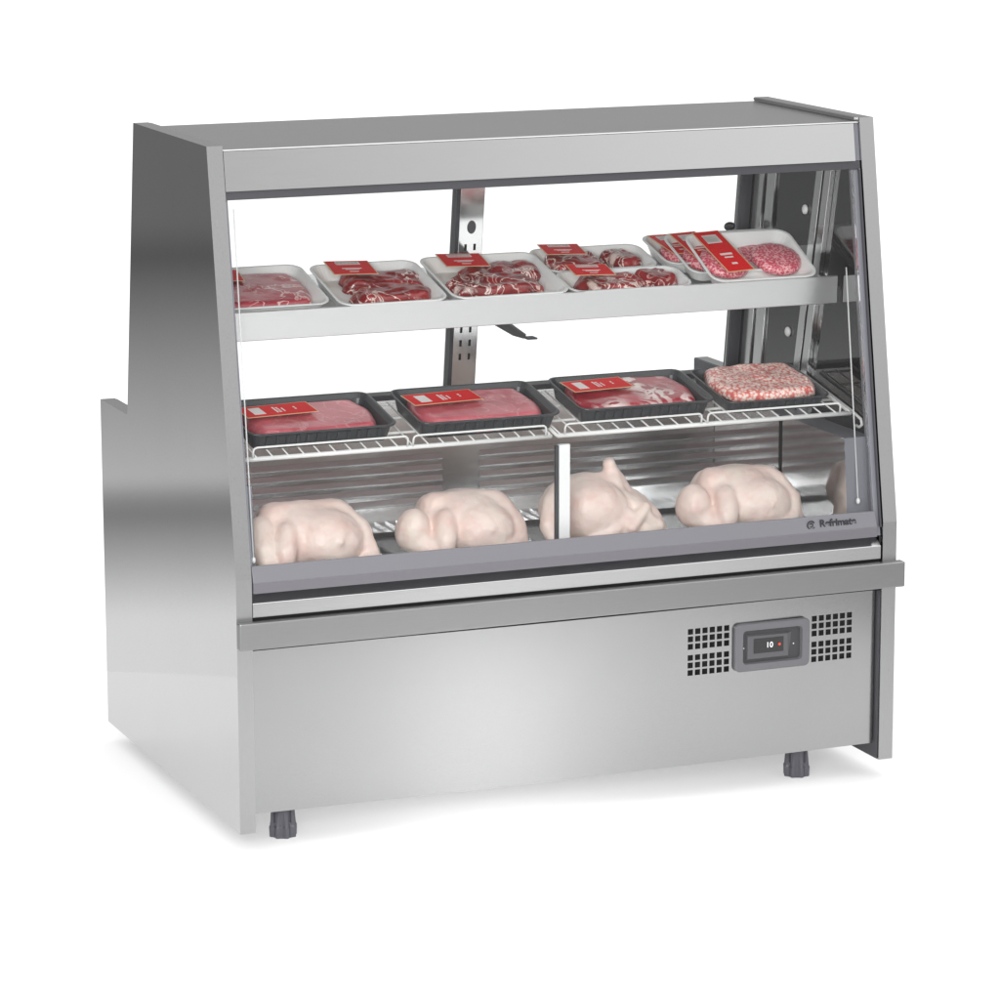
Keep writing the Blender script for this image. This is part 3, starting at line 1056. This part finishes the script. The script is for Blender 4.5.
def chicken(label, loc, rotz, pose, sc=1.0):
    bm = bm_new()
    if pose == 'side':
        ell(bm, (.015, .010, .060), (.100, .075, .064))
        ell(bm, (.035, -.028, .056), (.068, .055, .052), (0, 6, 0))
        limb(bm, [((-.040, .000, .098), .028), ((.075, .000, .094), .027)])
        limb(bm, [((-.030, .040, .085), .030), ((.070, .040, .080), .028)])
        ell(bm, (-.094, -.028, .064), (.031, .036, .040), (0, 10, 0))
        limb(bm, [((-.092, -.035, .050), .027), ((-.062, -.066, .022), .014), ((-.050, -.074, .012), .010)])
        limb(bm, [((-.036, -.042, .080), .021), ((-.044, -.064, .050), .022), ((-.048, -.068, .020), .017)])
        limb(bm, [((.084, -.014, .090), .022), ((.102, -.034, .060), .021), ((.112, -.042, .022), .017)])
        limb(bm, [((.100, -.052, .030), .014), ((.060, -.074, .018), .012), ((.040, -.076, .014), .010)])
        ell(bm, (.040, -.081, .062), (.007, .005, .007))
    elif pose == 'low':
        ell(bm, (.000, .010, .060), (.106, .076, .065))
        ell(bm, (.030, -.026, .058), (.070, .058, .056), (0, 4, 0))
        limb(bm, [((-.062, .000, .102), .028), ((.060, .006, .100), .026)])
        limb(bm, [((-.040, .040, .088), .030), ((.060, .040, .080), .028)])
        limb(bm, [((.068, .000, .100), .021), ((.094, -.026, .072), .021), ((.112, -.044, .022), .016)])
        limb(bm, [((-.088, -.020, .088), .022), ((-.096, -.050, .056), .023), ((-.090, -.066, .018), .017)])
        limb(bm, [((-.048, -.044, .082), .019), ((-.058, -.066, .052), .021), ((-.062, -.072, .018), .016)])
        limb(bm, [((.094, -.060, .020), .013), ((.100, -.070, .010), .009)])
        ell(bm, (.038, -.084, .064), (.007, .005, .007))
    else:   # legs towards the right, one leg end up
        ell(bm, (-.022, .008, .066), (.088, .074, .066))
        ell(bm, (-.020, -.022, .070), (.070, .058, .056), (0, 10, 0))
        limb(bm, [((-.070, .000, .095), .030), ((.020, .000, .108), .028)])
        ell(bm, (.052, .000, .050), (.052, .062, .050))
        limb(bm, [((.046, .004, .086), .022), ((.036, .000, .118), .015), ((.024, -.002, .138), .0125), ((.019, -.002, .147), .0135)])
        limb(bm, [((.040, -.030, .074), .026), ((.078, -.036, .056), .024), ((.100, -.044, .026), .016)])
        limb(bm, [((.066, -.058, .074), .012), ((.046, -.070, .058), .012), ((.032, -.078, .044), .012)])
        limb(bm, [((.032, -.060, .062), .012), ((.000, -.070, .040), .013), ((-.030, -.068, .020), .015), ((-.060, -.064, .014), .012)])
        limb(bm, [((.062, -.060, .060), .013), ((.090, -.062, .040), .012)])
        ell(bm, (.040, -.052, .028), (.056, .026, .026))
        limb(bm, [((-.094, -.010, .085), .020), ((-.110, -.034, .052), .019), ((-.104, -.048, .018), .013)])
    me = bpy.data.meshes.new('chicken')
    bm.to_mesh(me); bm.free()
    me.materials.append(MATS['chicken_skin'])
    o = bpy.data.objects.new('raw_chicken', me)
    C.objects.link(o)
    r_ = o.modifiers.new('r', 'REMESH'); r_.mode = 'VOXEL'; r_.voxel_size = .0035
    s_ = o.modifiers.new('s', 'SMOOTH'); s_.factor = .5; s_.iterations = 16
    me = baked(o)
    seed = random.uniform(0, 30)
    for v_ in me.vertices:
        c_ = v_.co
        n_ = noise.fractal(Vector((c_.x * 28, c_.y * 28, c_.z * 28 + seed)), 1.0, 2.0, 3)
        v_.co = c_ + v_.normal * (n_ * .0018 + .0007 * noise.noise(Vector((c_.x * 90, c_.y * 90, c_.z * 60 + seed))))
        if v_.co.z < .001:
            v_.co.z = .001
    for p_ in me.polygons:
        p_.use_smooth = True
    me.materials.clear(); me.materials.append(MATS['chicken_skin'])
    o.location = loc
    o.rotation_euler = (0, 0, rotz)
    o.scale = (sc, sc, sc)
    o['label'] = label; o['category'] = 'chicken'; o['group'] = 'whole raw chickens in the well'
    return o


DZ = .4400
for (x0, x1, lab) in ((.085, .325, 'steel pan under the leftmost chicken'), (.365, .605, 'steel pan under the chicken left of the centre post'),
                      (.640, .865, 'steel pan under the chicken right of the centre post'), (.885, 1.150, 'steel pan under the rightmost chicken')):
    bm = bm_new()
    loft(bm, [ring(bm, [(p[0] + (x0 + x1) / 2, p[1] + .225, p[2]) for p in rrect(x1 - x0 - e, .34 - e, .012, DZ + z)]) for e, z in ((.012, 0), (0, .009), (.004, .009), (.016, .0015))])
    o = obj('steel_pan', bm, 'steel_tray')
    o['label'] = lab; o['category'] = 'pan'; o['group'] = 'steel pans under the chickens'
PZ = DZ + .0018
chicken('whole raw chicken leftmost in the well, rounded back and folded legs', (.187, .185, PZ), R(0), 'low', .98)
chicken('whole raw chicken just left of the white centre post, plump thigh at left', (.466, .180, PZ), R(0), 'side', .98)
chicken('whole raw chicken with one leg end sticking up, right of the centre post', (.742, .180, PZ), R(0), 'legs')
chicken('whole raw chicken rightmost in the well, round thigh at its left', (1.006, .180, PZ), R(3), 'side', 1.0)
